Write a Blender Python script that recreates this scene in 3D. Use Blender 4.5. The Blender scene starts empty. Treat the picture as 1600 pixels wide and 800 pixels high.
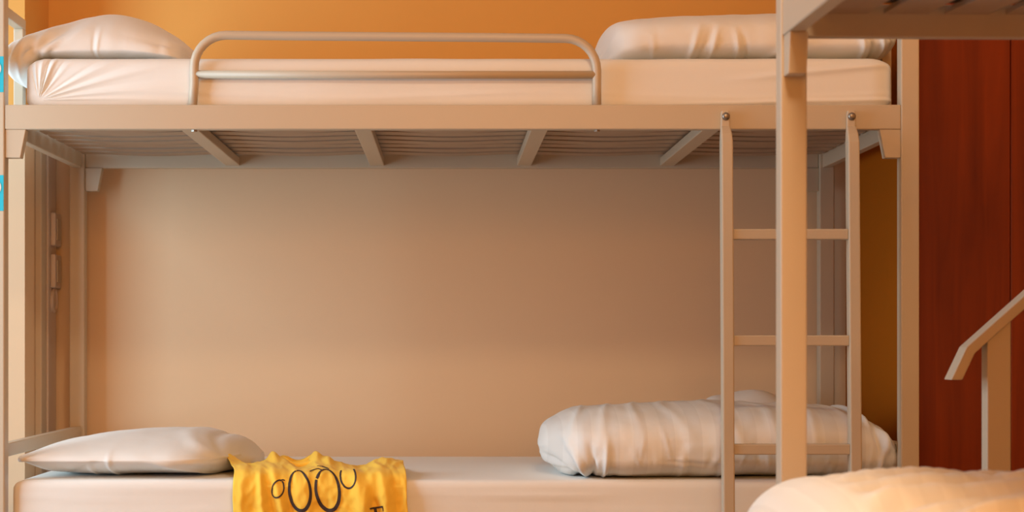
import bpy, bmesh, math, random
from mathutils import Vector, Matrix, noise
from mathutils.bvhtree import BVHTree

S = bpy.context.scene
COL = S.collection
R = math.radians
EYE = 0.80                       # eye height above the floor
F = 2931.0                       # focal length in pixels of a 1600 px wide frame

# ------------------------------------------------------------------ camera
cam_d = bpy.data.cameras.new('camera')
cam = bpy.data.objects.new('camera', cam_d)
COL.objects.link(cam)
cam.location = (0, 0, EYE)
cam.rotation_euler = (R(90), 0, 0)
cam_d.sensor_width = 36
cam_d.lens = F / 1600 * 36
cam_d.shift_x = 0.0625
cam_d.shift_y = 0.0844
cam_d.clip_start = 0.02
cam_d.dof.use_dof = True
cam_d.dof.focus_distance = 4.12
cam_d.dof.aperture_fstop = 5.6
S.camera = cam

# ------------------------------------------------------------------ light
S.view_settings.view_transform = 'Standard'
S.view_settings.look = 'None'
S.view_settings.gamma = 1.0
S.view_settings.use_curve_mapping = False
S.view_settings.exposure = 0.0
S.cycles.use_denoising = True
S.cycles.max_bounces = 8
S.cycles.diffuse_bounces = 6
S.cycles.sample_clamp_indirect = 6
w = bpy.data.worlds.new('world'); S.world = w
w.use_nodes = True
w.node_tree.nodes['Background'].inputs[0].default_value = (0.75, 0.85, 1, 1)
w.node_tree.nodes['Background'].inputs[1].default_value = 0.6

LAMP = (0.36, 1.50, 2.58)
LAMP_POWER, LAMP_COLOR = 38, (1.0, 0.71, 0.44)
WIN_POWER, WIN_COLOR = 32, (0.78, 1.07, 1.24)          # daylight, left window
FILL_POWER, FILL_COLOR = 66, (1.0, 0.41, 0.07)          # added warm fill light from behind the viewpoint
WX, WY0, WY1, WZ0, WZ1 = -1.92, 3.05, 4.15, 0.35, 2.05
CX0, CX1, CZ0, CZ1 = -1.0, 1.8, 1.30, 2.45

def area(name, loc, rot, sx, sy, power, color, shape='RECTANGLE'):
    d = bpy.data.lights.new(name, 'AREA'); d.shape = shape
    d.size = sx
    if shape == 'RECTANGLE': d.size_y = sy
    d.energy = power; d.color = color
    o = bpy.data.objects.new(name, d); COL.objects.link(o)
    o.location = loc; o.rotation_euler = rot
    return o
area('window_daylight', (WX + 0.02, (WY0 + WY1) / 2, (WZ0 + WZ1) / 2), (R(90), 0, R(-90)),
     WY1 - WY0 - 0.10, WZ1 - WZ0 - 0.10, WIN_POWER, WIN_COLOR)
area('ceiling_lamp_light', LAMP, (0, 0, 0), 0.50, 0.50, LAMP_POWER, LAMP_COLOR, 'DISK')
area('warm_fill', ((CX0 + CX1) / 2, -1.20, (CZ0 + CZ1) / 2), (R(90), 0, 0), CX1 - CX0 - .1, CZ1 - CZ0 - .1, FILL_POWER, FILL_COLOR)

# ------------------------------------------------------------------ helpers
def X(px, d): return (px - 700) / F * d
def Z(py, d): return EYE + (535 - py) / F * d
def sgn(v): return -1 if v < 0 else 1
def smooth(a, b, x):
    t = max(0, min(1, (x - a) / (b - a))); return t * t * (3 - 2 * t)

def mat(name, color, rough=0.5, metal=0, bump=None, vary=None, sheen=0, spec=0.5):
    m = bpy.data.materials.new(name); m.use_nodes = True
    n = m.node_tree.nodes; l = m.node_tree.links; b = n['Principled BSDF']
    b.inputs['Base Color'].default_value = (*color, 1)
    b.inputs['Roughness'].default_value = rough
    b.inputs['Metallic'].default_value = metal
    b.inputs['Specular IOR Level'].default_value = spec
    if sheen: b.inputs['Sheen Weight'].default_value = sheen
    tc = n.new('ShaderNodeTexCoord')
    if vary:                       # (scale, amount)
        t = n.new('ShaderNodeTexNoise'); t.inputs['Scale'].default_value = vary[0]
        t.inputs['Detail'].default_value = 4
        l.new(tc.outputs['Object'], t.inputs['Vector'])
        r = n.new('ShaderNodeMapRange'); r.inputs['To Min'].default_value = 1 - vary[1]
        r.inputs['To Max'].default_value = 1 + vary[1]
        l.new(t.outputs['Fac'], r.inputs['Value'])
        mx = n.new('ShaderNodeVectorMath'); mx.operation = 'SCALE'
        mx.inputs[0].default_value = color
        l.new(r.outputs[0], mx.inputs['Scale'])
        l.new(mx.outputs[0], b.inputs['Base Color'])
    if bump:                       # (scale, strength, distance)
        t = n.new('ShaderNodeTexNoise'); t.inputs['Scale'].default_value = bump[0]
        t.inputs['Detail'].default_value = 5
        l.new(tc.outputs['Object'], t.inputs['Vector'])
        bp = n.new('ShaderNodeBump'); bp.inputs['Strength'].default_value = bump[1]
        bp.inputs['Distance'].default_value = bump[2]
        l.new(t.outputs['Fac'], bp.inputs['Height']); l.new(bp.outputs[0], b.inputs['Normal'])
    return m

M = {}
M['metal'] = mat('beige_powder_coat', (0.55, 0.465, 0.35), 0.42, bump=(900, 0.15, 0.0003))
M['slat'] = mat('slat_wood', (0.42, 0.31, 0.22), 0.6, vary=(14, 0.12))
M['bolt'] = mat('bolt_steel', (0.30, 0.26, 0.22), 0.35, metal=0.8)
M['cotton'] = mat('white_cotton', (0.82, 0.83, 0.81), 0.9, bump=(38, 0.12, 0.004), sheen=0.15, spec=0.2)
M['yellow'] = mat('yellow_jersey', (0.93, 0.60, 0.075), 0.9, bump=(45, 0.2, 0.004), vary=(9, 0.05), sheen=0.1, spec=0.2)
M['under_shade'] = mat('painted_underside_shade', (0.085, 0.058, 0.042), 0.9)
M['print'] = mat('black_print', (0.045, 0.03, 0.03), 0.8)
M['cyan'] = mat('cyan_sticker', (0.01, 0.50, 0.68), 0.4)
M['white'] = mat('white_print', (0.85, 0.85, 0.85), 0.5)
M['plastic'] = mat('switch_plastic', (0.60, 0.50, 0.42), 0.4)
M['dark'] = mat('dark_gap', (0.03, 0.02, 0.015), 0.7)
M['ceiling'] = mat('ceiling_paint', (0.72, 0.66, 0.58), 0.9)
M['floor'] = mat('floor_tile', (0.20, 0.14, 0.10), 0.5, vary=(3, 0.1))
M['orange'] = mat('orange_paint', (0.78, 0.43, 0.11), 0.85, bump=(300, 0.2, 0.0006))
M['niche'] = mat('deep_orange_paint', (0.36, 0.10, 0.002), 0.8, bump=(300, 0.2, 0.0006), spec=0.1)
M['frame'] = mat('window_frame_paint', (0.75, 0.73, 0.70), 0.5)

def two_tone():
    m = bpy.data.materials.new('two_tone_wall_paint'); m.use_nodes = True
    n = m.node_tree.nodes; l = m.node_tree.links; b = n['Principled BSDF']
    g = n.new('ShaderNodeNewGeometry'); s = n.new('ShaderNodeSeparateXYZ')
    l.new(g.outputs['Position'], s.inputs[0])
    c = n.new('ShaderNodeMath'); c.operation = 'GREATER_THAN'; c.inputs[1].default_value = 1.36
    l.new(s.outputs['Z'], c.inputs[0])
    mx = n.new('ShaderNodeMix'); mx.data_type = 'RGBA'
    mx.inputs['A'].default_value = (0.75, 0.56, 0.365, 1)
    mx.inputs['B'].default_value = (0.78, 0.43, 0.11, 1)
    l.new(c.outputs[0], mx.inputs['Factor']); l.new(mx.outputs['Result'], b.inputs['Base Color'])
    b.inputs['Roughness'].default_value = 0.85
    t = n.new('ShaderNodeTexNoise'); t.inputs['Scale'].default_value = 260
    l.new(g.outputs['Position'], t.inputs['Vector'])
    bp = n.new('ShaderNodeBump'); bp.inputs['Strength'].default_value = 0.25; bp.inputs['Distance'].default_value = 0.0008
    l.new(t.outputs['Fac'], bp.inputs['Height']); l.new(bp.outputs[0], b.inputs['Normal'])
    return m
M['wall'] = two_tone()

def wood():
    m = bpy.data.materials.new('red_brown_wood'); m.use_nodes = True
    n = m.node_tree.nodes; l = m.node_tree.links; b = n['Principled BSDF']
    tc = n.new('ShaderNodeTexCoord'); mp = n.new('ShaderNodeMapping')
    mp.inputs['Scale'].default_value = (14, 14, 0.9)
    l.new(tc.outputs['Object'], mp.inputs[0])
    t = n.new('ShaderNodeTexNoise'); t.inputs['Scale'].default_value = 1.6; t.inputs['Detail'].default_value = 6
    t.inputs['Distortion'].default_value = 0.8
    l.new(mp.outputs[0], t.inputs['Vector'])
    r = n.new('ShaderNodeValToRGB')
    r.color_ramp.elements[0].position = 0.25; r.color_ramp.elements[0].color = (0.125, 0.015, 0.0015, 1)
    r.color_ramp.elements[1].position = 0.75; r.color_ramp.elements[1].color = (0.25, 0.036, 0.003, 1)
    l.new(t.outputs['Fac'], r.inputs[0]); l.new(r.outputs[0], b.inputs['Base Color'])
    b.inputs['Roughness'].default_value = 0.6; b.inputs['Specular IOR Level'].default_value = 0.25
    return m
M['wood'] = wood()

def satin():
    m = bpy.data.materials.new('striped_satin_cotton'); m.use_nodes = True
    n = m.node_tree.nodes; l = m.node_tree.links; b = n['Principled BSDF']
    tc = n.new('ShaderNodeTexCoord')
    wv = n.new('ShaderNodeTexWave'); wv.bands_direction = 'X'; wv.inputs['Scale'].default_value = 5.2
    wv.inputs['Distortion'].default_value = 0.35; wv.inputs['Detail'].default_value = 1
    l.new(tc.outputs['Object'], wv.inputs['Vector'])
    r = n.new('ShaderNodeValToRGB'); r.color_ramp.elements[0].position = 0.45; r.color_ramp.elements[1].position = 0.55
    r.color_ramp.elements[0].color = (0.77, 0.775, 0.755, 1); r.color_ramp.elements[1].color = (0.83, 0.84, 0.82, 1)
    l.new(wv.outputs['Fac'], r.inputs[0]); l.new(r.outputs[0], b.inputs['Base Color'])
    r2 = n.new('ShaderNodeMapRange'); r2.inputs['To Min'].default_value = 0.85; r2.inputs['To Max'].default_value = 0.55
    l.new(wv.outputs['Fac'], r2.inputs['Value']); l.new(r2.outputs[0], b.inputs['Roughness'])
    b.inputs['Specular IOR Level'].default_value = 0.3
    t = n.new('ShaderNodeTexNoise'); t.inputs['Scale'].default_value = 40; t.inputs['Detail'].default_value = 4
    l.new(tc.outputs['Object'], t.inputs['Vector'])
    bp = n.new('ShaderNodeBump'); bp.inputs['Strength'].default_value = 0.15; bp.inputs['Distance'].default_value = 0.004
    l.new(t.outputs['Fac'], bp.inputs['Height']); l.new(bp.outputs[0], b.inputs['Normal'])
    return m
M['satin'] = satin()

def link(name, me, m, parent=None, smooth_=False, loc=None):
    o = bpy.data.objects.new(name, me); COL.objects.link(o)
    if m: me.materials.append(m)
    if parent: o.parent = parent
    if loc: o.location = loc
    if smooth_:
        for p in me.polygons: p.use_smooth = True
    return o
def from_bm(name, bm, m, parent=None, smooth_=False):
    bmesh.ops.recalc_face_normals(bm, faces=bm.faces)
    me = bpy.data.meshes.new(name); bm.to_mesh(me); bm.free()
    return link(name, me, m, parent, smooth_)
def box_bm(x0, x1, y0, y1, z0, z1, bev=0.0, bm=None):
    bm = bm or bmesh.new()
    r = bmesh.ops.create_cube(bm, size=1)
    for v in r['verts']:
        v.co = Vector(((x0 + x1) / 2 + v.co.x * (x1 - x0), (y0 + y1) / 2 + v.co.y * (y1 - y0), (z0 + z1) / 2 + v.co.z * (z1 - z0)))
    if bev:
        es = list({e for v in r['verts'] for e in v.link_edges})
        bmesh.ops.bevel(bm, geom=es, offset=bev, segments=2, affect='EDGES', profile=0.5)
    return bm
def box(name, x0, x1, y0, y1, z0, z1, m, parent=None, bev=0.0):
    return from_bm(name, box_bm(x0, x1, y0, y1, z0, z1, bev), m, parent)
def tube_bm(pts, rad, n=14, closed=False, bm=None, flat=None):
    """round tube along points"""
    bm = bm or bmesh.new(); pts = [Vector(p) for p in pts]; rings = []
    N = len(pts); up = None
    for i, p in enumerate(pts):
        if closed: t = pts[(i + 1) % N] - pts[i - 1]
        else: t = pts[min(i + 1, N - 1)] - pts[max(i - 1, 0)]
        t.normalize()
        if up is None:
            up = Vector((0, 1, 0)) if abs(t.y) < 0.9 else Vector((0, 0, 1))
        a = (up - t * up.dot(t)).normalized(); b = t.cross(a); up = a
        ra = rad if not flat else flat[0]; rb = rad if not flat else flat[1]
        rings.append([bm.verts.new(p + a * math.cos(k * 2 * math.pi / n) * ra + b * math.sin(k * 2 * math.pi / n) * rb) for k in range(n)])
    M_ = N if closed else N - 1
    for i in range(M_):
        A, B = rings[i], rings[(i + 1) % N]
        for k in range(n): bm.faces.new((A[k], A[(k + 1) % n], B[(k + 1) % n], B[k]))
    if not closed:
        bm.faces.new(rings[0]); bm.faces.new(list(reversed(rings[-1])))
    return bm
def prism_bm(poly, axis, a0, a1, bev=0.0):
    """extrude a 2D polygon; axis 'x': poly=(y,z); 'y': poly=(x,z); 'z': poly=(x,y)"""
    bm = bmesh.new()
    def P(u, v, a): return {'x': (a, u, v), 'y': (u, a, v), 'z': (u, v, a)}[axis]
    lo = [bm.verts.new(P(u, v, a0)) for u, v in poly]; hi = [bm.verts.new(P(u, v, a1)) for u, v in poly]
    bm.faces.new(lo); bm.faces.new(list(reversed(hi)))
    n = len(poly)
    for i in range(n): bm.faces.new((lo[i], hi[i], hi[(i + 1) % n], lo[(i + 1) % n]))
    bmesh.ops.recalc_face_normals(bm, faces=bm.faces)
    if bev: bmesh.ops.bevel(bm, geom=list(bm.edges), offset=bev, segments=2, affect='EDGES', profile=0.5)
    return bm
def dome_bm(cx, cy, cz, r, h, axis=(0, -1, 0), n=16):
    """mushroom bolt head on a surface facing axis (-y)"""
    bm = bmesh.new(); rings = []
    prof = [(1, 0), (1, .35), (.9, .65), (.65, .88), (.3, .98)]
    for q, hh in prof:
        rings.append([bm.verts.new((cx + r * q * math.cos(k * 2 * math.pi / n), cy - h * hh, cz + r * q * math.sin(k * 2 * math.pi / n))) for k in range(n)])
    for A, B in zip(rings, rings[1:]):
        for k in range(n): bm.faces.new((A[k], A[(k + 1) % n], B[(k + 1) % n], B[k]))
    bm.faces.new(rings[-1]); bm.faces.new(rings[0])
    return bm
def empty(name, loc, rz=0, label=None, cat=None, group=None):
    o = bpy.data.objects.new(name, None); COL.objects.link(o)
    o.location = loc; o.rotation_euler = (0, 0, rz); o.empty_display_size = 0.1
    tag(o, label, cat, group); return o
def tag(o, label=None, cat=None, group=None, kind=None):
    if label: o['label'] = label
    if cat: o['category'] = cat
    if group: o['group'] = group
    if kind: o['kind'] = kind
    return o
def struct(o): o['kind'] = 'structure'; return o

# ------------------------------------------------------------------ room shell
NX0, NX1, WB = -1.083, 1.078, 5.085       # niche around the bed
FY, BY, RX, CZ = -1.3, 5.085, 2.60, 2.65
struct(box('floor', WX - 0.2, RX + 0.2, FY - 0.2, BY + 0.2, -0.12, 0, M['floor']))
struct(box('ceiling', WX - 0.2, RX + 0.2, FY - 0.2, BY + 0.2, CZ, CZ + 0.12, M['ceiling']))
struct(box('wall_back', WX - 0.2, RX + 0.2, BY, BY + 0.15, 0, CZ, M['wall']))
struct(box('wall_right', RX, RX + 0.15, FY, BY, 0, CZ, M['orange']))
struct(box('wall_front', WX - 0.2, RX + 0.2, FY - 0.15, FY, 0, CZ, M['wall']))
bm = box_bm(WX - 0.15, WX, FY, WY0, 0, CZ); box_bm(WX - 0.15, WX, WY1, BY, 0, CZ, bm=bm)
box_bm(WX - 0.15, WX, WY0, WY1, 0, WZ0, bm=bm); box_bm(WX - 0.15, WX, WY0, WY1, WZ1, CZ, bm=bm)
struct(from_bm('wall_left', bm, M['wall']))
NICHE_Y = 4.80
struct(box('wall_niche_left', WX, NX0, NICHE_Y, BY, 0, CZ, M['wall']))
struct(box('wall_niche_right', NX1, NX1 + 0.10, 4.36, BY, 0, CZ, M['niche']))
# window
xa, xb = WX - .10, WX - .04; ym = (WY0 + WY1) / 2
bm = box_bm(xa, xb, WY0, WY0 + .06, WZ0, WZ1); box_bm(xa, xb, WY1 - .06, WY1, WZ0, WZ1, bm=bm)
box_bm(xa, xb, WY0 + .06, WY1 - .06, WZ0, WZ0 + .06, bm=bm); box_bm(xa, xb, WY0 + .06, WY1 - .06, WZ1 - .06, WZ1, bm=bm)
box_bm(xa, xb, ym - .03, ym + .03, WZ0 + .06, WZ1 - .06, bm=bm)
struct(from_bm('window_1', bm, M['frame']))

# ------------------------------------------------------------------ bunk bed
L2, BW, PT = 1.02, 0.94, 0.040
RAIL_B, RAIL_T = 1.266, 1.320            # upper side rail
LRB, LRT = 0.335, 0.389                  # lower side rail
def end_frame(sx, root):
    """end structure at x = sx*L2: low end rail, upper end rail, inverted-L head guard"""
    xo = sx * (L2 - 0.010); xi = sx * (L2 - 0.032)
    a, b = min(xo, xi), max(xo, xi)
    m = M['metal']
    box('end_rail', a, b, PT, BW - PT, RAIL_B, RAIL_B + 0.050, m, root, 0.002)
    box('end_rail', a, b, PT, BW - PT, LRB, LRB + 0.050, m, root, 0.002)
    box('end_rail', a, b, PT, BW - PT, 0.546, 0.576, m, root, 0.002)
    bm = box_bm(a, b, PT, 0.245, 1.522, 1.546, 0.002)
    box_bm(a, b, 0.215, 0.245, RAIL_B + 0.050, 1.5225, 0.002, bm=bm)
    from_bm('end_guard', bm, m, root)
def bunk(root, ladder=True, guard=True, post_h=1.75):
    m = M['metal']
    for sx in (-1, 1):
        for k, y0 in enumerate((0, BW - PT)):
            a, b = (-L2, -L2 + PT) if sx < 0 else (L2 - PT, L2)
            h = post_h if k == 0 else 1.585
            p = box('post', a, b, y0, y0 + PT, 0.0, h, m, root, 0.003)
            box('foot_cap', a - .001, b + .001, y0 - .001, y0 + PT + .001, 0.0, 0.02, M['dark'], p, 0.002)
            # gussets under the upper and lower side rails
            for (zt, zb) in ((RAIL_B, RAIL_B - 0.062), (LRB, LRB - 0.062)):
                xi = sx * (L2 - PT)
                poly = [(xi, zt), (xi - sx * 0.046, zt), (xi - sx * 0.034, zb), (xi, zb)]
                ya, yb = (y0 + 0.004, y0 + 0.032) if k == 0 else (y0 + 0.008, y0 + 0.036)
                from_bm('bracket', prism_bm(poly, 'y', ya, yb, 0.0015), m, root)
        end_frame(sx, root)
    xi = L2 - PT
    for (zb, zt) in ((RAIL_B, RAIL_T), (LRB, LRT)):
        box('side_rail', -xi, xi, 0.002, 0.028, zb, zt, m, root, 0.0025)
        box('side_rail', -xi, xi, BW - 0.028, BW - 0.002, zb, zt, m, root, 0.0025)
        for cx in (-0.586, -0.20, 0.193, 0.575):
            box('crossbar', cx - 0.019, cx + 0.019, 0.028, BW - 0.028, zb + 0.006, zb + 0.028, m, root, 0.002)
        rng = random.Random(11 if zb > 1 else 12)
        ns = 9; y0, y1 = 0.05, BW - 0.05; pit = (y1 - y0) / ns
        for i in range(ns):
            ya = y0 + i * pit + 0.013; yb = y0 + (i + 1) * pit - 0.013
            bm = bmesh.new(); cols = []; sg = rng.uniform(.001, .008)
            nn = 60
            for q in range(nn + 1):
                x = -xi + 0.002 + (2 * xi - 0.004) * q / nn
                # slats rest on the crossbars and bow a little between them
                sag = sg * math.sin(math.pi * ((x + 0.586) / 0.387)) ** 2
                z = zb + 0.0335 - sag
                cols.append([bm.verts.new((x, yy, zz)) for yy, zz in ((ya, z), (yb, z), (yb, z + 0.008), (ya, z + 0.008))])
            for A, B in zip(cols, cols[1:]):
                for k in range(4): bm.faces.new((A[k], A[(k + 1) % 4], B[(k + 1) % 4], B[k]))
            bm.faces.new(cols[0]); bm.faces.new(cols[-1])
            from_bm('slat', bm, M['slat'], root)
    if guard:
        # round tube guard standing on the front rail
        y = 0.015; xl, xr = -0.567, 0.316; zt_l, zt_r = 1.474, 1.467; zb = RAIL_T - 0.004; r = 0.070
        pts = [(xl - .004, y, zb), (xl, y, zb + .05), (xl, y, zt_l - r)]
        for k in range(1, 9):
            a = math.pi - k * math.pi / 16
            pts.append((xl + r + r * math.cos(a), y, zt_l - r + r * math.sin(a)))
        pts += [(xl + (xr - xl) * t, y, zt_l + (zt_r - zt_l) * t) for t in (.25, .5, .75)]
        for k in range(0, 9):
            a = math.pi / 2 - k * math.pi / 16
            pts.append((xr - r + r * math.cos(a), y, zt_r - r + r * math.sin(a)))
        pts += [(xr, y, zb + .05), (xr, y, zb)]
        g = from_bm('guard_rail', tube_bm(pts, 0.0098, 18), m, root, True)
        from_bm('middle_bar', tube_bm([(xl, y, 1.388), ((xl + xr) / 2, y, 1.387), (xr, y, 1.387)], 0.0088, 16), m, g, True)
        for x in (xl, xr):
            from_bm('nut', tube_bm([(x, y, RAIL_B - 0.004), (x, y, RAIL_B + 0.002)], 0.007, 6), M['bolt'], g)
    if ladder:
        # flat topped stiles bolted onto the rail
        xs = (0.5955, 0.8700)
        st = []
        for i, xc in enumerate(xs):
            h = 0.0125
            bm = bmesh.new(); rings = []
            for (z, yy, hw, th) in ((1.305, -0.0040, .0085, .004), (1.300, -0.0045, .0098, .0045), (1.272, -0.0045, .0102, .0045),
                                    (1.255, -0.0130, .0118, .012), (1.235, -0.0180, h, .0170), (0.0, -0.060, h, .0170)):
                dx = -0.0005
                rings.append([bm.verts.new((xc + dx + a * hw, yy + b * th, z)) for a, b in ((-1, -1), (1, -1), (1, 1), (-1, 1))])
            for A, B in zip(rings, rings[1:]):
                for k in range(4): bm.faces.new((A[k], A[(k + 1) % 4], B[(k + 1) % 4], B[k]))
            bm.faces.new(rings[0]); bm.faces.new(rings[-1])
            bmesh.ops.recalc_face_normals(bm, faces=bm.faces)
            es = [e for e in bm.edges if abs(e.verts[0].co.z - e.verts[1].co.z) > 1e-4]
            bmesh.ops.bevel(bm, geom=es, offset=0.003, segments=2, affect='EDGES', profile=0.5)
            me = bpy.data.meshes.new('ladder_stile'); bmesh.ops.recalc_face_normals(bm, faces=bm.faces); bm.to_mesh(me); bm.free()
            o = link('ladder_stile', me, m, root); st.append(o)
            from_bm('bolt', dome_bm(xc, -0.0085, 1.293, 0.0088, 0.0085), M['bolt'], o, True)
        for zc in (1.0345, 0.8040, 0.5690, 0.334, 0.10):
            yy = -0.018 - 0.042 * (1.235 - zc) / 1.235
            box('rung', xs[0] + .0115, xs[1] - .0125, yy - .013, yy + .013, zc - .0115, zc + .0115, m, root, 0.0025)

bed = empty('bunk_bed', (0.0105, 4.10, 0), 0,
            'beige metal bunk bed with ladder and curved guard rail along the wall', 'bunk bed')
bunk(bed)
# cyan number stickers on the front left post
for zc, kind in ((Z(116, 4.1), 0), (Z(301.5, 4.1), 1)):
    st = box('number_sticker', -L2 + 0.004, -L2 + 0.0385, -0.0012, 0.0002, zc - 0.039, zc + 0.039, M['cyan'], bed, 0.0004)
    st['label'] = 'cyan number sticker with white digit'
    # round white digit, its right edge near the sticker's right side
    cx, cz = -L2 + 0.0225, zc + (0.0125)
    pts = [(cx + 0.0085 * math.cos(a * math.pi / 12), -0.0017, cz + 0.0125 * math.sin(a * math.pi / 12)) for a in range(24)]
    from_bm('digit', tube_bm(pts, 0.002, 6, closed=True, flat=(0.0006, 0.0026)), M['white'], st)

# second bunk bed, nearer, turned 90 degrees: its far left post stands at D = 2.85
yaw = R(1.5)
rot = R(-90) + yaw
corner = Vector((0.506, 2.85, 0))            # near-left corner of that post, seen in the photo
loc_pt = Vector((-L2 + PT, 0, 0))            # the same corner in bed space
cr, sr = math.cos(rot), math.sin(rot)
org = corner - Vector((cr * loc_pt.x - sr * loc_pt.y, sr * loc_pt.x + cr * loc_pt.y, 0))
bed2 = empty('bunk_bed', (org.x, org.y, 0.0), rot,
             'nearer beige metal bunk bed at the right, mostly outside the frame', 'bunk bed')
bunk(bed2, ladder=False, guard=False)
B2 = Matrix.Translation(org) @ Matrix.Rotation(rot, 4, 'Z')

# ------------------------------------------------------------------ mattresses
def rounded_box(name, x0, x1, y0, y1, z0, z1, r, m, nx=150, ny=50, nz=14, disp=None, mtx=None):
    bm = bmesh.new(); V = {}
    dims = (nx, ny, nz); lo = Vector((x0, y0, z0)); hi = Vector((x1, y1, z1)); c = (lo + hi) / 2
    def vert(i, j, k):
        key = (i, j, k)
        if key not in V:
            t = [key[q] / dims[q] for q in range(3)]
            # sample denser near edges
            p = Vector([lo[q] + (hi[q] - lo[q]) * (0.5 - 0.5 * math.cos(math.pi * t[q]) if dims[q] < 60 else (0.35 * t[q] + 0.65 * t[q] ** 2.2 if dims[q] > 400 else t[q])) for q in range(3)])
            inn = Vector([min(max(p[q], lo[q] + r[q]), hi[q] - r[q]) for q in range(3)])
            d = Vector([(p[q] - inn[q]) / r[q] for q in range(3)])
            mx = max(abs(d.x), abs(d.y), abs(d.z))
            if mx > 1e-6 and d.length > 1e-6:
                d = d.normalized() * mx
            q_ = inn + Vector([d[q] * r[q] for q in range(3)])
            if disp: q_ = disp(q_)
            V[key] = bm.verts.new(q_)
        return V[key]
    for (a, b, c_) in ((0, 1, 2), (1, 2, 0), (2, 0, 1)):
        for side in (0, dims[c_]):
            for i in range(dims[a]):
                for j in range(dims[b]):
                    q = []
                    for di, dj in ((0, 0), (1, 0), (1, 1), (0, 1)):
                        k = [0, 0, 0]; k[a] = i + di; k[b] = j + dj; k[c_] = side; q.append(vert(*k))
                    try: bm.faces.new(q)
                    except ValueError: pass
    if mtx: bmesh.ops.transform(bm, matrix=mtx, verts=bm.verts)
    o = from_bm(name, bm, m, None, True)
    o.data.materials.append(M['under_shade'])          # mattress underside painted dark, as shade in the slat gaps
    zlo = min(v.co.z for v in o.data.vertices)
    for p in o.data.polygons:
        if p.center.z < zlo + 0.004: p.material_index = 1
    return o

def ridge(d, w): return math.exp(-(d / w) ** 2)
def disp_upper(p):
    q = p.copy()
    n1 = noise.noise(Vector((p.x * 3, p.y * 3, p.z * 6)))
    q.y += 0.004 * n1 * (1 if p.y < 4.3 else 0)
    front = smooth(4.20, 4.15, p.y)
    if front > 0:
        # tucked corner fold radiating from the low left corner
        cx, cz = X(62, 4.14), Z(158, 4.14)
        dx, dz = p.x - cx, p.z - cz
        rr = math.hypot(dx, dz); ang = math.degrees(math.atan2(dz, dx))
        h = 0
        for a0, w0, amp, rl in ((9, 2.2, .0045, .30), (13.5, 1.8, -.0020, .25), (19, 2.4, .0055, .24), (24, 2.0, -.0022, .2), (30, 2.6, .0040, .16), (3.5, 1.6, .0035, .22), (36, 2, -.002, .14),
                                (70, 3.2, .0065, .12), (77, 2.0, -.0070, .12), (86, 3.5, .0050, .11), (97, 3, .004, .11), (104, 2.5, -.003, .10), (52, 3, .0025, .09), (59, 2, -.003, .09)):
            bend = a0 - 12 * rr
            h += amp * ridge(ang - bend, w0 * (1.15 - min(rr, .25) * 1.4)) * math.exp(-(rr / rl) ** 2) * smooth(0, .035, rr)
        q.y -= h * front
        # soft long wave at the lower edge and slight bulge
        q.y -= front * 0.003 * ridge(p.z - (1.345 + 0.006 * math.sin(p.x * 7)), 0.006) * (0.4 + 0.6 * noise.noise(Vector((p.x * 4, 1.3, 0))))
        xr = p.x - X(1240, 4.14)
        q.y -= front * 0.006 * ridge(p.z - (1.392 + 0.10 * xr), 0.008) * smooth(-.2, .05, xr)
        q.y -= front * 0.004 * ridge(p.z - (1.330 + 0.02 * xr), 0.005) * smooth(-.35, .0, xr)
    q.z += 0.0015 * noise.noise(Vector((p.x * 6, p.y * 6, 2)))
    return q
mu = rounded_box('mattress', X(42, 4.15), X(1392, 4.15), 4.130, 4.995, 1.309, 1.4275, (0.050, 0.022, 0.028), M['cotton'], nx=560, ny=30, nz=70, disp=disp_upper)
tag(mu, 'white sheeted mattress on the upper bunk behind the guard rail', 'mattress')
def disp_lower(p):
    q = p.copy()
    q.y += 0.004 * noise.noise(Vector((p.x * 3.2, p.y * 3, p.z * 7)))
    f = smooth(4.20, 4.15, p.y)
    for z0, k in ((0.455, .9), (0.435, 2.1), (0.47, 3.7)):
        q.y -= f * 0.0028 * ridge(p.z - (z0 + 0.008 * math.sin(p.x * 5 + k)), 0.005) * max(0, noise.noise(Vector((p.x * 3, k, 0))) + .2)
    return q
ml = rounded_box('mattress', X(22, 4.15), X(1398, 4.15), 4.126, 4.998, 0.378, 0.497, (0.030, 0.014, 0.020), M['cotton'], nx=300, ny=30, nz=24, disp=disp_lower)
tag(ml, 'white sheeted mattress on the lower bunk under the yellow shirt', 'mattress')
for z0, lab in ((1.309, 'mattress with shade painted underneath, above the slats of the nearer bunk, its upper bed'), (0.378, 'white sheeted mattress under the large pillow at the bottom right')):
    o = rounded_box('mattress', -0.972, 0.972, 0.034, 0.905, z0, z0 + 0.119, (0.012, 0.02, 0.025), M['cotton'], nx=60, ny=20, nz=10, mtx=B2)
    tag(o, lab, 'mattress')

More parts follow.
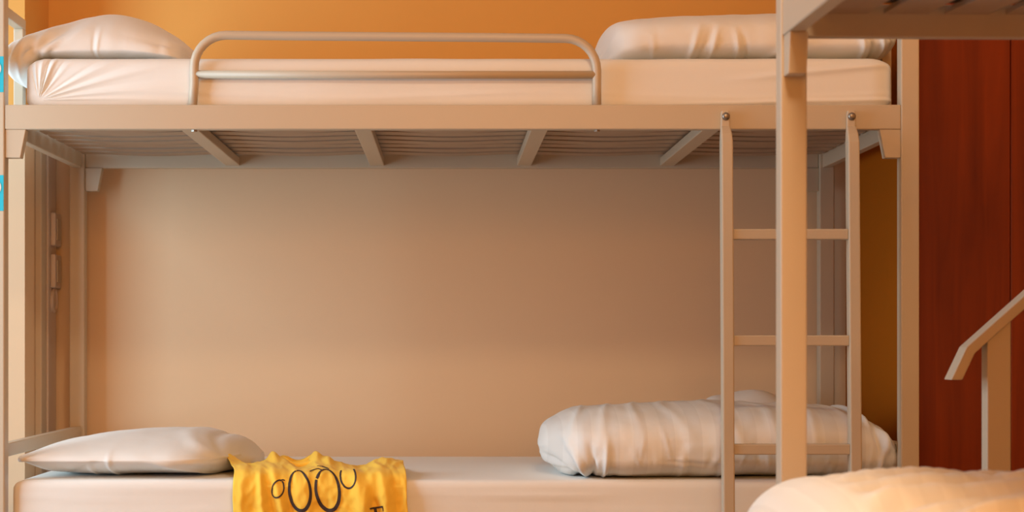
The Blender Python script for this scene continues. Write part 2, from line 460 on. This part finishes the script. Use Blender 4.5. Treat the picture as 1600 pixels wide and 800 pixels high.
# ------------------------------------------------------------------ pillows and duvets
def interp(st, x):
    if x <= st[0][0]: return st[0][1:]
    for a, b in zip(st, st[1:]):
        if x <= b[0]:
            break
    i = st.index(b); p0 = st[i - 2] if i >= 2 else a; p3 = st[i + 1] if i + 1 < len(st) else b
    t = (x - a[0]) / (b[0] - a[0]); out = []
    for k in range(1, len(a)):
        # monotone-ish hermite
        d = (b[k] - a[k])
        m0 = (b[k] - p0[k]) / max(1e-6, b[0] - p0[0]) * (b[0] - a[0])
        m1 = (p3[k] - a[k]) / max(1e-6, p3[0] - a[0]) * (b[0] - a[0])
        if d == 0: m0 = m1 = 0
        t2, t3 = t * t, t * t * t
        out.append((2 * t3 - 3 * t2 + 1) * a[k] + (t3 - 2 * t2 + t) * m0 + (-2 * t3 + 3 * t2) * b[k] + (t3 - t2) * m1)
    return out
def soft(name, st, m, e1=1.0, e2=1.15, nu=200, nv=110, floor=None, wrinkle=None, amp=0.004, seed=0, seam=True, mtx=None, seamw=0.0, twist=0):
    """stuffed cushion from stations (x, y_front, y_back, z_bottom, z_seam, z_top)"""
    x0, x1 = st[0][0], st[-1][0]
    P = []
    for i in range(nu + 1):
        t = 0.5 - 0.5 * math.cos(math.pi * i / nu); t = 0.5 * t + 0.5 * i / nu
        x = x0 + (x1 - x0) * t
        yf, yb, zb, zs, zt = interp(st, x)
        row = []
        for k in range(nv):
            a = 2 * math.pi * k / nv
            c, s = math.cos(a), math.sin(a)
            yy = (yf + yb) / 2 - (yb - yf) / 2 * sgn(c) * abs(c) ** e1
            h = (zt - zs) if s > 0 else (zs - zb)
            zz = zs + h * sgn(s) * abs(s) ** e2
            row.append(Vector((x, yy, zz)))
        P.append(row)
    bm = bmesh.new()
    rows = [[bm.verts.new(p) for p in r] for r in P]
    for A, B in zip(rows, rows[1:]):
        for k in range(nv): bm.faces.new((A[k], B[k], B[(k + 1) % nv], A[(k + 1) % nv]))
    bm.faces.new(rows[0]); bm.faces.new(list(reversed(rows[-1])))
    bmesh.ops.recalc_face_normals(bm, faces=bm.faces)
    bm.normal_update()
    mv = []
    for v in bm.verts:
        p = v.co
        h = amp * (0.9 * noise.noise(Vector((p.x * 9 + seed, p.y * 7, p.z * 9))) + 0.35 * noise.noise(Vector((p.x * 26, p.y * 18 + seed, p.z * 26))))
        if wrinkle: h += wrinkle(p)
        mv.append(v.normal * h)
    for v, d in zip(bm.verts, mv):
        v.co += d
        if floor is not None:
            fz = floor(v.co)
            if fz is not None and v.co.z < fz: v.co.z = fz
    if mtx: bmesh.ops.transform(bm, matrix=mtx, verts=bm.verts)
    return from_bm(name, bm, m, None, True)

def fold(p, ax, az, ang, length, width, amp, side=0.0):
    """ridge from point (ax, az) running at angle ang (degrees) in the x-z plane"""
    dx, dz = p.x - ax, p.z - az
    c, s = math.cos(R(ang)), math.sin(R(ang))
    u = dx * c + dz * s; v = -dx * s + dz * c + side * u * u
    if u < -0.03 or u > length * 1.6: return 0
    return amp * math.exp(-(v / (width * (0.6 + 0.7 * max(u, 0) / length))) ** 2) * smooth(-.03, .02, u) * smooth(length * 1.5, length * .4, u)

MT_U, MT_L = 1.4290, 0.4985
def floor_u(v):
    if v.x > X(46, 4.15) + 0.012 and v.y > 4.135: return MT_U
    return None
def floor_l(v):
    return MT_L if v.y > 4.13 else None

# upper left pillow: hangs over the mattress end towards the post
D = 4.20
def zs(py, d=4.45): return Z(py, d)
st = [(X(9, 4.18), 4.170, 4.26, Z(112, 4.2), Z(98, 4.2), Z(80, 4.2)),
      (X(13, 4.18), 4.150, 4.34, Z(121, 4.2), Z(96, 4.22), Z(70, 4.22)),
      (X(24, 4.2), 4.142, 4.44, Z(128, 4.2), Z(94, 4.25), Z(63, 4.25)),
      (X(44, 4.2), 4.140, 4.58, Z(133, 4.2), Z(92, 4.3), Z(55, 4.3)),
      (X(62, 4.2), 4.150, 4.70, MT_U - .005, Z(92, 4.3), Z(49.5, 4.36)),
      (X(100, 4.3), 4.155, 4.80, MT_U - .004, 1.448, Z(43, 4.42)),
      (X(175, 4.4), 4.16, 4.84, MT_U - .004, 1.452, Z(35, 4.50)),
      (X(225, 4.4), 4.16, 4.84, MT_U - .004, 1.450, Z(41, 4.50)),
      (X(270, 4.4), 4.17, 4.82, MT_U - .003, 1.444, Z(60, 4.46)),
      (X(298, 4.4), 4.20, 4.76, MT_U - .002, 1.438, Z(79, 4.44)),
      (X(309, 4.4), 4.30, 4.66, MT_U, 1.434, Z(90, 4.42))]
def wr(p):
    h = 0
    if p.y < 4.5:
        h += fold(p, X(48, 4.2), Z(92, 4.2), 38, .12, .009, -.010)
        h += fold(p, X(56, 4.2), Z(95, 4.2), 62, .07, .008, .007)
        h += fold(p, X(70, 4.2), Z(88, 4.2), 30, .10, .008, .006)
        h += fold(p, X(85, 4.2), Z(86, 4.2), 42, .06, .008, -.006)
        h += fold(p, X(150, 4.2), Z(88, 4.2), 88, .05, .004, -.002)
        h += fold(p, X(156, 4.2), Z(88, 4.2), 84, .05, .004, .002)
        h += 0.0022 * ridge(p.z - Z(75 + (p.x - X(230, 4.2)) * 20, 4.2), .0022) * smooth(X(190, 4.2), X(230, 4.2), p.x)
        h += fold(p, X(300, 4.2), Z(86, 4.2), 150, .08, .008, .004)
        h += fold(p, X(300, 4.2), Z(80, 4.2), 168, .14, .007, -.004)
        h += fold(p, X(20, 4.2), Z(100, 4.2), 70, .06, .008, -.006)
        h += fold(p, X(35, 4.2), Z(115, 4.2), 75, .07, .008, .006)
    return h
o = soft('pillow', st, M['cotton'], e1=0.95, e2=0.86, floor=floor_u, wrinkle=wr, amp=.003, seed=3)
tag(o, 'plump white pillow at the left end of the upper bunk', 'pillow')

# upper right pillow, long side along the bed
st = [(X(921, 4.5), 4.46, 4.52, MT_U, 1.434, 1.440),
      (X(930, 4.5), 4.38, 4.62, MT_U, 1.440, Z(76, 4.5)),
      (X(944, 4.4), 4.26, 4.72, MT_U - .003, 1.452, Z(52, 4.44)),
      (X(962, 4.4), 4.18, 4.78, MT_U - .004, 1.462, Z(40, 4.40)),
      (X(1010, 4.4), 4.15, 4.80, MT_U - .004, 1.466, Z(35, 4.40)),
      (X(1120, 4.4), 4.145, 4.80, MT_U - .004, 1.468, Z(31, 4.40)),
      (X(1215, 4.4), 4.145, 4.80, MT_U - .004, 1.468, Z(28, 4.40)),
      (X(1300, 4.4), 4.15, 4.80, MT_U - .002, 1.470, Z(32, 4.40)),
      (X(1355, 4.3), 4.15, 4.78, MT_U + .010, 1.474, Z(39, 4.32)),
      (X(1385, 4.25), 4.16, 4.70, MT_U + .018, 1.476, Z(45, 4.26)),
      (X(1397, 4.2), 4.18, 4.50, MT_U + .030, 1.476, Z(50, 4.22)),
      (X(1400, 4.2), 4.22, 4.36, 1.467, 1.475, 1.484)]
def wr(p):
    h = 0
    if p.y < 4.5:
        for px, py, a, ln, w_, am in ((1075, 92, 72, .06, .007, .006), (1090, 92, 66, .06, .006, -.005), (1106, 92, 75, .05, .006, .006), (1150, 92, 98, .05, .006, .005),
                                      (1165, 92, 112, .05, .006, -.004), (1020, 90, 100, .04, .007, .003), (945, 86, 60, .06, .007, .006), (952, 90, 84, .05, .006, -.005),
                                      (1375, 78, 110, .06, .006, .012), (1362, 84, 122, .07, .006, -.010), (1345, 84, 100, .05, .008, .008), (1388, 70, 95, .05, .006, -.010),
                                      (1200, 88, 20, .10, .007, .004), (1380, 62, 170, .08, .007, .006)):
            h += fold(p, X(px, 4.2), Z(py, 4.2), a, ln, w_, am)
    return h
o = soft('pillow', st, M['cotton'], e1=0.85, e2=0.72, floor=floor_u, wrinkle=wr, amp=.003, seed=8)
tag(o, 'long flat-topped white pillow at the right end of the upper bunk', 'pillow')

# lower left pillow: lens shape with a level side seam
st = [(X(31, 4.18), 4.16, 4.20, Z(716, 4.16) - .004, Z(715, 4.16), Z(713, 4.16)),
      (X(45, 4.2), 4.145, 4.36, Z(726, 4.2), Z(714.5, 4.2), Z(706, 4.2)),
      (X(75, 4.22), 4.14, 4.56, Z(741, 4.2), Z(715, 4.2), Z(693, 4.28)),
      (X(110, 4.25), 4.14, 4.72, MT_L - .002, Z(716, 4.2), Z(684, 4.34)),
      (X(180, 4.3), 4.138, 4.80, MT_L - .004, Z(718, 4.2), Z(674, 4.4)),
      (X(250, 4.4), 4.138, 4.82, MT_L - .004, Z(719, 4.2), Z(670, 4.46)),
      (X(310, 4.4), 4.145, 4.82, MT_L - .004, Z(720, 4.22), Z(671, 4.48)),
      (X(345, 4.4), 4.20, 4.82, MT_L - .003, Z(717, 4.3), Z(680, 4.48)),
      (X(378, 4.5), 4.33, 4.82, MT_L - .002, Z(713, 4.45), Z(692, 4.55)),
      (X(400, 4.6), 4.48, 4.76, MT_L, Z(712, 4.6), Z(703, 4.62)),
      (X(408, 4.6), 4.56, 4.68, MT_L, Z(713, 4.6), Z(709, 4.6))]
def wr(p):
    h = 0
    for px, py, a, ln, w_, am in ((340, 712, 150, .10, .008, .006), (345, 706, 135, .10, .008, -.006), (362, 704, 140, .09, .008, .007), (150, 742, 80, .03, .006, .003),
                                  (184, 745, 92, .05, .005, .004), (40, 716, 12, .14, .006, .003), (330, 740, 165, .14, .006, .004), (120, 735, 20, .08, .006, -.003)):
        h += fold(p, X(px, 4.25), Z(py, 4.25), a, ln, w_, am)
    if p.y < 4.4: h += 0.003 * ridge(p.z - Z(717.5, 4.2), .0022)
    return h
o = soft('pillow', st, M['cotton'], e1=0.9, e2=1.08, floor=floor_l, wrinkle=wr, amp=.0025, seed=14)
tag(o, 'white pillow at the left end of the lower bunk', 'pillow')

# lower right: folded striped duvet and a pillow behind it
st = [(X(842, 4.4), 4.34, 4.42, Z(706, 4.4), Z(697, 4.4), Z(686, 4.4)),
      (X(852, 4.4), 4.26, 4.56, Z(716, 4.4), Z(695, 4.4), Z(664, 4.45)),
      (X(880, 4.3), 4.17, 4.66, MT_L - .001, Z(695, 4.3), Z(646, 4.45)),
      (X(910, 4.2), 4.125, 4.70, MT_L - .005, Z(705, 4.2), Z(636, 4.45)),
      (X(1000, 4.2), 4.112, 4.72, MT_L - .006, Z(708, 4.2), Z(630, 4.45)),
      (X(1100, 4.2), 4.118, 4.72, MT_L - .004, Z(705, 4.2), Z(626, 4.45)),
      (X(1200, 4.2), 4.12, 4.72, MT_L - .004, Z(700, 4.2), Z(630, 4.4)),
      (X(1290, 4.2), 4.125, 4.72, MT_L - .004, Z(700, 4.2), Z(634, 4.35)),
      (X(1345, 4.2), 4.13, 4.70, MT_L - .004, Z(702, 4.2), Z(642, 4.35)),
      (X(1378, 4.2), 4.14, 4.62, MT_L - .003, Z(708, 4.2), Z(663, 4.3)),
      (X(1394, 4.2), 4.16, 4.50, MT_L, Z(710, 4.2), Z(684, 4.24)),
      (X(1399, 4.2), 4.20, 4.34, Z(722, 4.2), Z(712, 4.2), Z(698, 4.2))]
random.seed(5)
FOLDS = []
for i in range(30):
    px = 905 + i * 16.5 + random.uniform(-9, 9)
    FOLDS.append((px, random.uniform(715, 752), random.uniform(62, 118), random.uniform(.025, .07), random.uniform(.004, .009), random.choice((-1, 1)) * random.uniform(.001, .0038) * (1 if px < 1130 else .6)))
FOLDS += [(915, 738, 120, .08, .008, .012), (905, 745, 150, .08, .006, -.012), (930, 748, 100, .07, .007, -.010), (945, 748, 88, .08, .006, .007), (890, 735, 160, .06, .006, .010),
          (1345, 640, -55, .14, .008, .012), (1360, 650, -75, .12, .007, -.010), (1375, 740, 85, .10, .009, .010), (1000, 705, 4, .20, .006, .003), (1040, 720, -5, .18, .006, -.003)]
def wr(p):
    h = 0
    if p.y < 4.5:
        for px, py, a, ln, w_, am in FOLDS: h += fold(p, X(px, 4.15), Z(py, 4.15), a, ln, w_, am)
    h += 0.0025 * ridge((p.x * 12 + noise.noise(p * 3)) % 1 - .5, .15) * (p.z > .56)
    return h
def floor_d(v):
    return MT_L if v.y > 4.135 else None
o = soft('folded_duvet', st, M['satin'], e1=0.75, e2=0.66, floor=floor_d, wrinkle=wr, amp=.0045, seed=21, nu=260, nv=140)
tag(o, 'folded white duvet with satin stripes on the lower bunk behind the ladder', 'duvet')
st = [(X(1085, 4.85), 4.80, 4.86, .53, .55, .57),
      (X(1100, 4.85), 4.745, 4.93, MT_L, .56, Z(628, 4.85)),
      (X(1135, 4.85), 4.735, 4.96, MT_L, .57, Z(616, 4.85)),
      (X(1175, 4.85), 4.735, 4.96, MT_L, .57, Z(609, 4.85)),
      (X(1205, 4.85), 4.735, 4.96, MT_L, .57, Z(614, 4.85)),
      (X(1240, 4.85), 4.745, 4.94, MT_L, .56, Z(640, 4.85)),
      (X(1262, 4.85), 4.80, 4.86, .52, .54, .56)]
o = soft('pillow', st, M['cotton'], e1=0.8, e2=0.8, floor=floor_l, amp=.005, seed=33, nu=90, nv=70)
tag(o, 'small grey-white pillow hump showing above the striped duvet', 'pillow')

# nearer bunk: large pillow at bottom right
PD = 2.62
st = [(X(1166, PD), 2.50, 2.60, .520, .540, .560),
      (X(1180, PD), 2.36, 2.72, .505, .535, Z(797, PD)),
      (X(1205, PD), 2.26, 2.78, MT_L + .001, .530, Z(768, PD)),
      (X(1240, PD), 2.20, 2.80, MT_L - .004, .535, Z(746, PD)),
      (X(1275, PD), 2.18, 2.81, MT_L - .004, .540, Z(738, PD)),
      (X(1340, PD), 2.17, 2.81, MT_L - .004, .545, Z(734.5, PD)),
      (X(1480, PD), 2.17, 2.81, MT_L - .004, .545, Z(733, PD)),
      (X(1600, PD), 2.17, 2.80, MT_L - .004, .545, Z(735, PD)),
      (X(1720, PD), 2.18, 2.80, MT_L - .004, .540, Z(745, PD)),
      (X(1800, PD), 2.25, 2.74, MT_L - .002, .530, Z(775, PD)),
      (X(1830, PD), 2.40, 2.60, .51, .525, .54)]
def wr(p):
    # long creases running across the face, up to the right
    n1 = noise.noise(Vector((p.x * 2.5, p.y * 3, 1.0)))
    u = (p.y - 2.2) * 0.75 + (p.x - .6) * -0.36 + 0.035 * n1
    h = 0
    m_ = smooth(X(1262, PD), X(1320, PD), p.x)
    for u0, w_, am in ((-.070, .010, .008), (-.035, .008, -.006), (-.005, .012, .010), (.035, .008, .005), (.065, .010, -.008), (.10, .012, .009), (.14, .009, -.007), (.175, .011, .009), (.215, .009, -.006), (.25, .010, .007), (.30, .012, .007), (.35, .009, -.006)):
        h += am * ridge(u - u0, w_) * (0.45 + 0.9 * abs(noise.noise(Vector((p.x * 5 + u0 * 40, p.y * 2, u0 * 9)))) * 1.6)
    h += 0.0015 * noise.noise(Vector((p.x * 22, p.y * 16, 2)))
    return (h * 1.5 - 0.005) * m_
def floor_f(v): return MT_L if v.x > 0.53 else None
o = soft('pillow', st, M['satin'], e1=0.9, e2=0.75, floor=floor_f, wrinkle=wr, amp=.004, seed=41, nu=200, nv=160)
tag(o, 'large white pillow in the bottom right corner on the nearer bunk', 'pillow')

# ------------------------------------------------------------------ yellow shirt
def shirt_surface(s, t):
    """s 0..1 across (left to right), t 0..1 from the back edge over the mattress edge down to the hem"""
    e = 0.31                                    # where the cloth passes the mattress edge
    def prof(t):
        if t < e:
            k = t / e
            return 4.50 - 0.345 * k, MT_L + 0.003 + 0.026 * smooth(0.15, .62, k) - 0.010 * smooth(.62, 1, k)
        k = (t - e) / (1 - e)
        g = min(1, k / 0.16)
        return 4.155 - 0.045 * math.sin(g * math.pi / 2), MT_L + 0.019 - 0.050 * (1 - math.cos(g * math.pi / 2)) - 0.36 * max(0, k - 0.16) - 0.004 * g
    ys = zs_ = 0
    for d in (-.03, -.015, 0, .015, .03):       # smoothing along the cloth
        a_, b_ = prof(max(0, min(1, t + d))); ys += a_ / 5; zs_ += b_ / 5
    y, z = ys, zs_
    xl0, xr0 = X(352, 4.25), X(628, 4.22)
    xl = xl0 + (X(367, 4.15) - xl0) * smooth(.16, .34, t) + 0.022 * smooth(.4, 1, t) - .012 * ridge(t - .13, .05)
    xr = xr0 + (X(636, 4.14) - xr0) * smooth(.16, .40, t) + 0.050 * smooth(.40, 1, t)
    x = xl + (xr - xl) * s
    P = Vector((s * 2.0, t * 2.0, 0))
    wob = 0.03 * noise.noise(P * 3 + Vector((4, 1, 0)))
    f = 0.0
    hang = smooth(.24, .50, t)
    for c, w_, am, sl, t0, t1 in ((.150, .022, .013, .10, .3, 1.2), (.205, .020, -.007, .08, .35, 1.2), (.245, .028, .010, .16, .28, 1.2), (.045, .03, .007, .05, .2, .8),
                                  (.42, .045, .006, -.10, .35, 1.2), (.58, .05, -.006, .05, .3, 1.0), (.70, .030, .011, .30, .28, .9), (.765, .022, -.006, .28, .3, .9), (.86, .030, .012, .20, .25, 1.1),
                                  (.93, .022, -.007, .16, .2, 1.1), (.80, .035, .008, -.35, .30, .75), (.335, .02, -.005, -.05, .3, .7)):
        cc = c + sl * (t - .33) + wob
        f += am * ridge(s - cc, w_ * (1 + .8 * max(0, t - .3))) * smooth(t0 - .08, t0 + .08, t) * smooth(t1 + .1, t1 - .15, t)
    cr = 0.0045 * noise.noise(P * 4.5) + 0.0030 * (1 - abs(noise.noise(P * 7 + Vector((9, 2, 3))) * 2)) + 0.0016 * noise.noise(P * 16)
    top = smooth(.40, .22, t)
    # crumpled cloth on the bed: neck folds, shoulder ridge, valleys between them
    zt = 0.020 * ridge(s - .262, .030) * ridge(t - .175, .045) + 0.009 * ridge(s - .31, .05) * ridge(t - .19, .05)
    zt += 0.022 * ridge(s - .505, .035) * ridge(t - .165, .04) + 0.013 * ridge(s - .575, .055) * ridge(t - .20, .05)
    zt -= 0.013 * ridge(s - .41, .065) * ridge(t - .19, .08)
    zt -= 0.012 * ridge(s - .74, .085) * ridge(t - .21, .10)
    zt += 0.010 * ridge(s - .90, .075) * ridge(t - .23, .07)
    zt += 0.014 * ridge(s - .02, .035) * ridge(t - .16, .05)
    zt -= 0.006 * ridge(s - .13, .05) * ridge(t - .20, .06)
    z += (zt + cr * 1.3 + max(-.002, f) * .5) * top * smooth(0, .05, t)
    y -= (cr * 1.2 + max(-.003, f)) * (1 - top * .6) * smooth(.2, .3, t)
    if y > 4.128: z = max(z, MT_L + 0.0035)
    else: y = min(y, 4.1135) if z < MT_L - .012 else y
    return Vector((x, y, z))
NS, NT = 170, 190
bm = bmesh.new()
g = [[bm.verts.new(shirt_surface(i / NS, j / NT)) for i in range(NS + 1)] for j in range(NT + 1)]
for j in range(NT):
    for i in range(NS): bm.faces.new((g[j][i], g[j][i + 1], g[j + 1][i + 1], g[j + 1][i]))
bm.normal_update()
tree = BVHTree.FromBMesh(bm)
shirt = from_bm('t_shirt', bm, M['yellow'])
so = shirt.modifiers.new('thickness', 'SOLIDIFY'); so.thickness = 0.0015; so.offset = 0
tag(shirt, 'yellow T-shirt with black drawn ovals draped over the lower bunk edge', 'T-shirt')

def on_cloth(px, py):
    d = Vector((X(px, 1), 1, Z(py, 1) - EYE)).normalized()
    hit = tree.ray_cast(Vector((0, 0, EYE)), d)
    if hit[0] is None: return None
    n = hit[1] if hit[1].dot(d) < 0 else -hit[1]
    return hit[0] + n * 0.0016, n
def stroke(bm, pts, wds):
    """ink line lying on the cloth, as a thin strip with its own thickness"""
    hits = [on_cloth(*p) for p in pts]
    prev = None
    for i, h in enumerate(hits):
        if h is None: prev = None; continue
        a = hits[i - 1] if i > 0 and hits[i - 1] else h
        b = hits[i + 1] if i + 1 < len(hits) and hits[i + 1] else h
        t = (b[0] - a[0]); t.y *= 0.3
        if t.length < 1e-7: prev = None; continue
        t.normalize(); sd = t.cross(h[1]).normalized() * (wds[i] / F * 4.13 / 2)
        q = (bm.verts.new(h[0] + sd), bm.verts.new(h[0] - sd))
        if prev and (h[0] - last).length < 0.02: bm.faces.new((prev[0], prev[1], q[1], q[0]))
        prev = q; last = h[0]
def oval(cx, cy, rx, ry, tilt, wd, a0=0, a1=360, n=72, wf=None):
    pts, ws = [], []
    for k in range(n + 1):
        a = R(a0 + (a1 - a0) * k / n); u, v = rx * math.cos(a), ry * math.sin(a)
        pts.append((cx + u * math.cos(R(tilt)) - v * math.sin(R(tilt)), cy + u * math.sin(R(tilt)) + v * math.cos(R(tilt))))
        ws.append(wd * (wf(math.degrees(a)) if wf else 1))
    return pts, ws
thick = lambda a: 0.6 + 0.4 * (0.5 + 0.5 * math.sin(R(a)))
def ink(name, label, *strokes):
    bm = bmesh.new()
    for pts, ws in strokes: stroke(bm, pts, ws)
    o = from_bm(name, bm, M['print'], shirt); o['label'] = label
    m_ = o.modifiers.new('thickness', 'SOLIDIFY'); m_.thickness = 0.0006
ink('drawn_oval', 'small black oval at the left', oval(434.5, 764, 8.5, 13.5, 14, 2.4, -70, 285))
ink('drawn_oval', 'large black oval, left of the middle pair', oval(468.5, 767, 16, 31, -7, 5.6, -95, 262, wf=thick))
ink('drawn_oval', 'large black oval, right of the middle pair', oval(512, 766, 18, 32, -9, 5.8, -140, 215, wf=thick))
ink('drawn_oval', 'small open black oval at the right', oval(544, 745, 12, 18, -6, 2.8, -35, 215))
ink('drawn_stroke', 'short black dash', ([(438, 751), (442, 750), (445, 751)], [2, 2, 1.5]))
ink('drawn_stroke', 'black line joining the ovals', ([(484, 737.5), (490, 735), (497, 733), (504, 736)], [2.5, 3, 3, 3]))
ink('drawn_stroke', 'thin black line inside the oval', ([(501, 738), (498.5, 745), (496, 749)], [1.6, 1.6, 1.6]))
ink('drawn_stroke', 'black dash by the collar', ([(496, 729), (503, 729.5), (510, 732), (514, 733.5)], [2, 3.5, 3.5, 1.5]))
ink('printed_letter', 'black serif letter F', ([(577, 795), (584, 793.5), (592, 792.5), (599, 791.5)], [2.4, 2.6, 2.6, 2.6]),
    ([(598.5, 791.5), (599.2, 795), (599.5, 798.5)], [1.6, 1.6, 1]), ([(586, 793), (587.5, 801), (589, 812), (590.5, 824)], [4.5, 4.5, 4.5, 4.5]),
    ([(588, 808), (594, 807), (598, 806)], [2, 2, 2]), ([(585, 825), (591, 824), (597, 823)], [2, 2, 2]))
# ribbed collar: flattened band lying at the back, standing up in two folds
cpts = []
for k in range(60):
    a = k * 2 * math.pi / 60
    x = X(474, 4.30) + 0.050 * math.cos(a)
    y = 4.318 + 0.034 * math.sin(a)
    z = MT_L + 0.0270 + 0.013 * ridge(math.cos(a) + .90, .35) + 0.016 * ridge(math.cos(a) - .40, .40) * (1 if math.sin(a) > -0.3 else .3)
    cpts.append((x, y, z))
cb = bmesh.new(); rings = []
for i, p in enumerate(cpts):
    a = i * 2 * math.pi / 60
    o_ = Vector((math.cos(a), math.sin(a), 0))
    p = Vector(p)
    rings.append([cb.verts.new(p + o_ * 0.010 + Vector((0, 0, -.010))), cb.verts.new(p + o_ * .004 + Vector((0, 0, .001))), cb.verts.new(p - o_ * .004 + Vector((0, 0, -.002))), cb.verts.new(p - o_ * 0.008 + Vector((0, 0, -.012)))])
for i in range(60):
    A, B = rings[i], rings[(i + 1) % 60]
    for k in range(3): cb.faces.new((A[k], A[k + 1], B[k + 1], B[k]))
cl = from_bm('collar', cb, M['yellow'], shirt, True)
cm = cl.modifiers.new('thickness', 'SOLIDIFY'); cm.thickness = 0.002
for p in shirt.data.polygons: p.use_smooth = True

# ------------------------------------------------------------------ handrail at the right
HD = 3.30
hr = empty('handrail', (X(1556, HD), HD, 0), 0, 'beige metal handrail with bent end rising to the right before the wood', 'handrail')
hx, hy = X(1556, HD), HD
def L(px, py, dy=0): return (X(px, HD) - hx, Z(py, HD))
cen = [(1492, 593.5), (1514, 547), (1600, 470.5), (1900, 203.6)]
def off(poly, h):
    out_a, out_b = [], []
    P = [Vector(L(*p)) for p in poly]
    for i, p in enumerate(P):
        d0 = (P[i] - P[i - 1]).normalized() if i else (P[1] - P[0]).normalized()
        d1 = (P[i + 1] - P[i]).normalized() if i + 1 < len(P) else d0
        n0 = Vector((-d0.y, d0.x)); n1 = Vector((-d1.y, d1.x)); n = (n0 + n1).normalized(); k = h / n.dot(n0)
        if i == 0: n = Vector((-1, 0)); k = h / abs(n.dot(n0))
        out_a.append(p + n * k); out_b.append(p - n * k)
    return out_a, out_b
a, b = off(cen, 0.0090)
# small chamfered elbow
poly = [tuple(v) for v in a] + [tuple(v) for v in reversed(b)]
from_bm('sloping_rail', prism_bm(poly, 'y', -0.012, 0.036, 0.0018), M['metal'], hr)
def railz(px): return L(px, 470.5 + (1600 - px) * 0.8895)[1]
p0, p1 = L(1541, 0)[0], L(1578, 0)[0]
from_bm('upright', prism_bm([(p0, 0), (p1, 0), (p1, railz(1578) - .0105), (p0, railz(1541) - .0105)], 'y', -0.006, 0.030, 0.002), M['metal'], hr)
p0, p1 = L(1862, 0)[0], L(1899, 0)[0]
from_bm('upright', prism_bm([(p0, 0), (p1, 0), (p1, railz(1899) - .0105), (p0, railz(1862) - .0105)], 'y', -0.006, 0.030, 0.002), M['metal'], hr)

# ------------------------------------------------------------------ wardrobe of red-brown wood
wx0, wx1, wy0, wy1, wh = 1.062, 2.20, 4.30, 4.355, 2.45
wd = empty('wood_partition', ((wx0 + wx1) / 2, wy0, 0), 0, 'tall red-brown wood panelling right of the bunk end post', 'panelling')
def W(name, a, b, c, d, e, f, bev=.002): return box(name, a - (wx0 + wx1) / 2, b - (wx0 + wx1) / 2, c - wy0, d - wy0, e, f, M['wood'], wd, bev)
W('side_panel', wx0, 1.2892, wy0, wy1, 0, wh)
W('door_panel', 1.290, 1.86, wy0 - .004, wy1, 0.0, wh)
W('door_panel', 1.864, wx1, wy0 - .004, wy1, 0.0, wh)

# ------------------------------------------------------------------ cable trunking and sockets on the left niche wall
tr = empty('cable_trunking', (NX0, 5.00, 0), 0, 'tall beige cable trunking beside the left rear bunk post', 'trunking')
box('duct', 0.0, 0.018, -0.085, 0.075, 0.02, 1.31, M['metal'], tr, 0.003)
box('cover_strip', 0.018, 0.024, -0.030, 0.070, 0.02, 1.31, M['plastic'], tr, 0.002)
def sock(zc, h, lab):
    e = empty('wall_socket', (NX0 + 0.024, 5.035, zc), 0, lab, 'socket', None)
    box('plate', 0.0, 0.014, -0.042, 0.038, -h / 2, h / 2, M['plastic'], e, 0.004)
    box('insert', 0.014, 0.017, -0.026, 0.022, -h / 2 + .015, h / 2 - .015, M['metal'], e, 0.0015)
sock(Z(359, 5.03), 0.088, 'upper square wall socket on the trunking left of the bunk')
sock(Z(424, 5.03), 0.090, 'lower square wall socket directly above the round outlet')
e = empty('wall_outlet', (NX0 + 0.024, 5.030, Z(469, 5.03)), 0, 'round outlet below the two square sockets', 'outlet')
bm = bmesh.new(); pr_ = [(0.034, 0), (0.034, .004), (0.031, .007), (.026, .007), (.024, .004), (.010, .004)]
rg = [[bm.verts.new((h, r_ * math.cos(k * math.pi / 14), r_ * math.sin(k * math.pi / 14))) for k in range(28)] for r_, h in pr_]
for A, B in zip(rg, rg[1:]):
    for k in range(28): bm.faces.new((A[k], A[(k + 1) % 28], B[(k + 1) % 28], B[k]))
bm.faces.new(rg[-1])
from_bm('round_plate', bm, M['plastic'], e, False)

# ------------------------------------------------------------------ the ceiling lamp that lights the room
lamp = empty('ceiling_lamp', (LAMP[0], LAMP[1], CZ), 0, 'round flat ceiling lamp above the viewpoint', 'lamp')
from_bm('base_plate', tube_bm([(0, 0, -0.02), (0, 0, 0)], 0.28, 40), M['frame'], lamp)
em = bpy.data.materials.new('lamp_diffuser'); em.use_nodes = True
em.node_tree.nodes['Principled BSDF'].inputs['Emission Color'].default_value = (1, .75, .5, 1)
em.node_tree.nodes['Principled BSDF'].inputs['Emission Strength'].default_value = 2
from_bm('diffuser', tube_bm([(0, 0, -0.055), (0, 0, -0.02)], 0.26, 40), em, lamp)


# unseen orange drape, added to back the warm fill light
bm = bmesh.new(); cols = []
for i in range(241):
    x = CX0 - .1 + (CX1 - CX0 + .2) * i / 240; y = FY + 0.055 + 0.018 * math.sin(i * 0.55)
    cols.append((bm.verts.new((x, y, CZ0 - .1)), bm.verts.new((x, y, CZ1 + .1))))
for A, B in zip(cols, cols[1:]): bm.faces.new((A[0], B[0], B[1], A[1]))
cu = from_bm('added_curtain', bm, M['orange'], None, True)
cu.modifiers.new('thickness', 'SOLIDIFY').thickness = 0.002
tag(cu, 'added orange drape behind the viewpoint, unseen, backing the warm fill light', 'added_curtain')
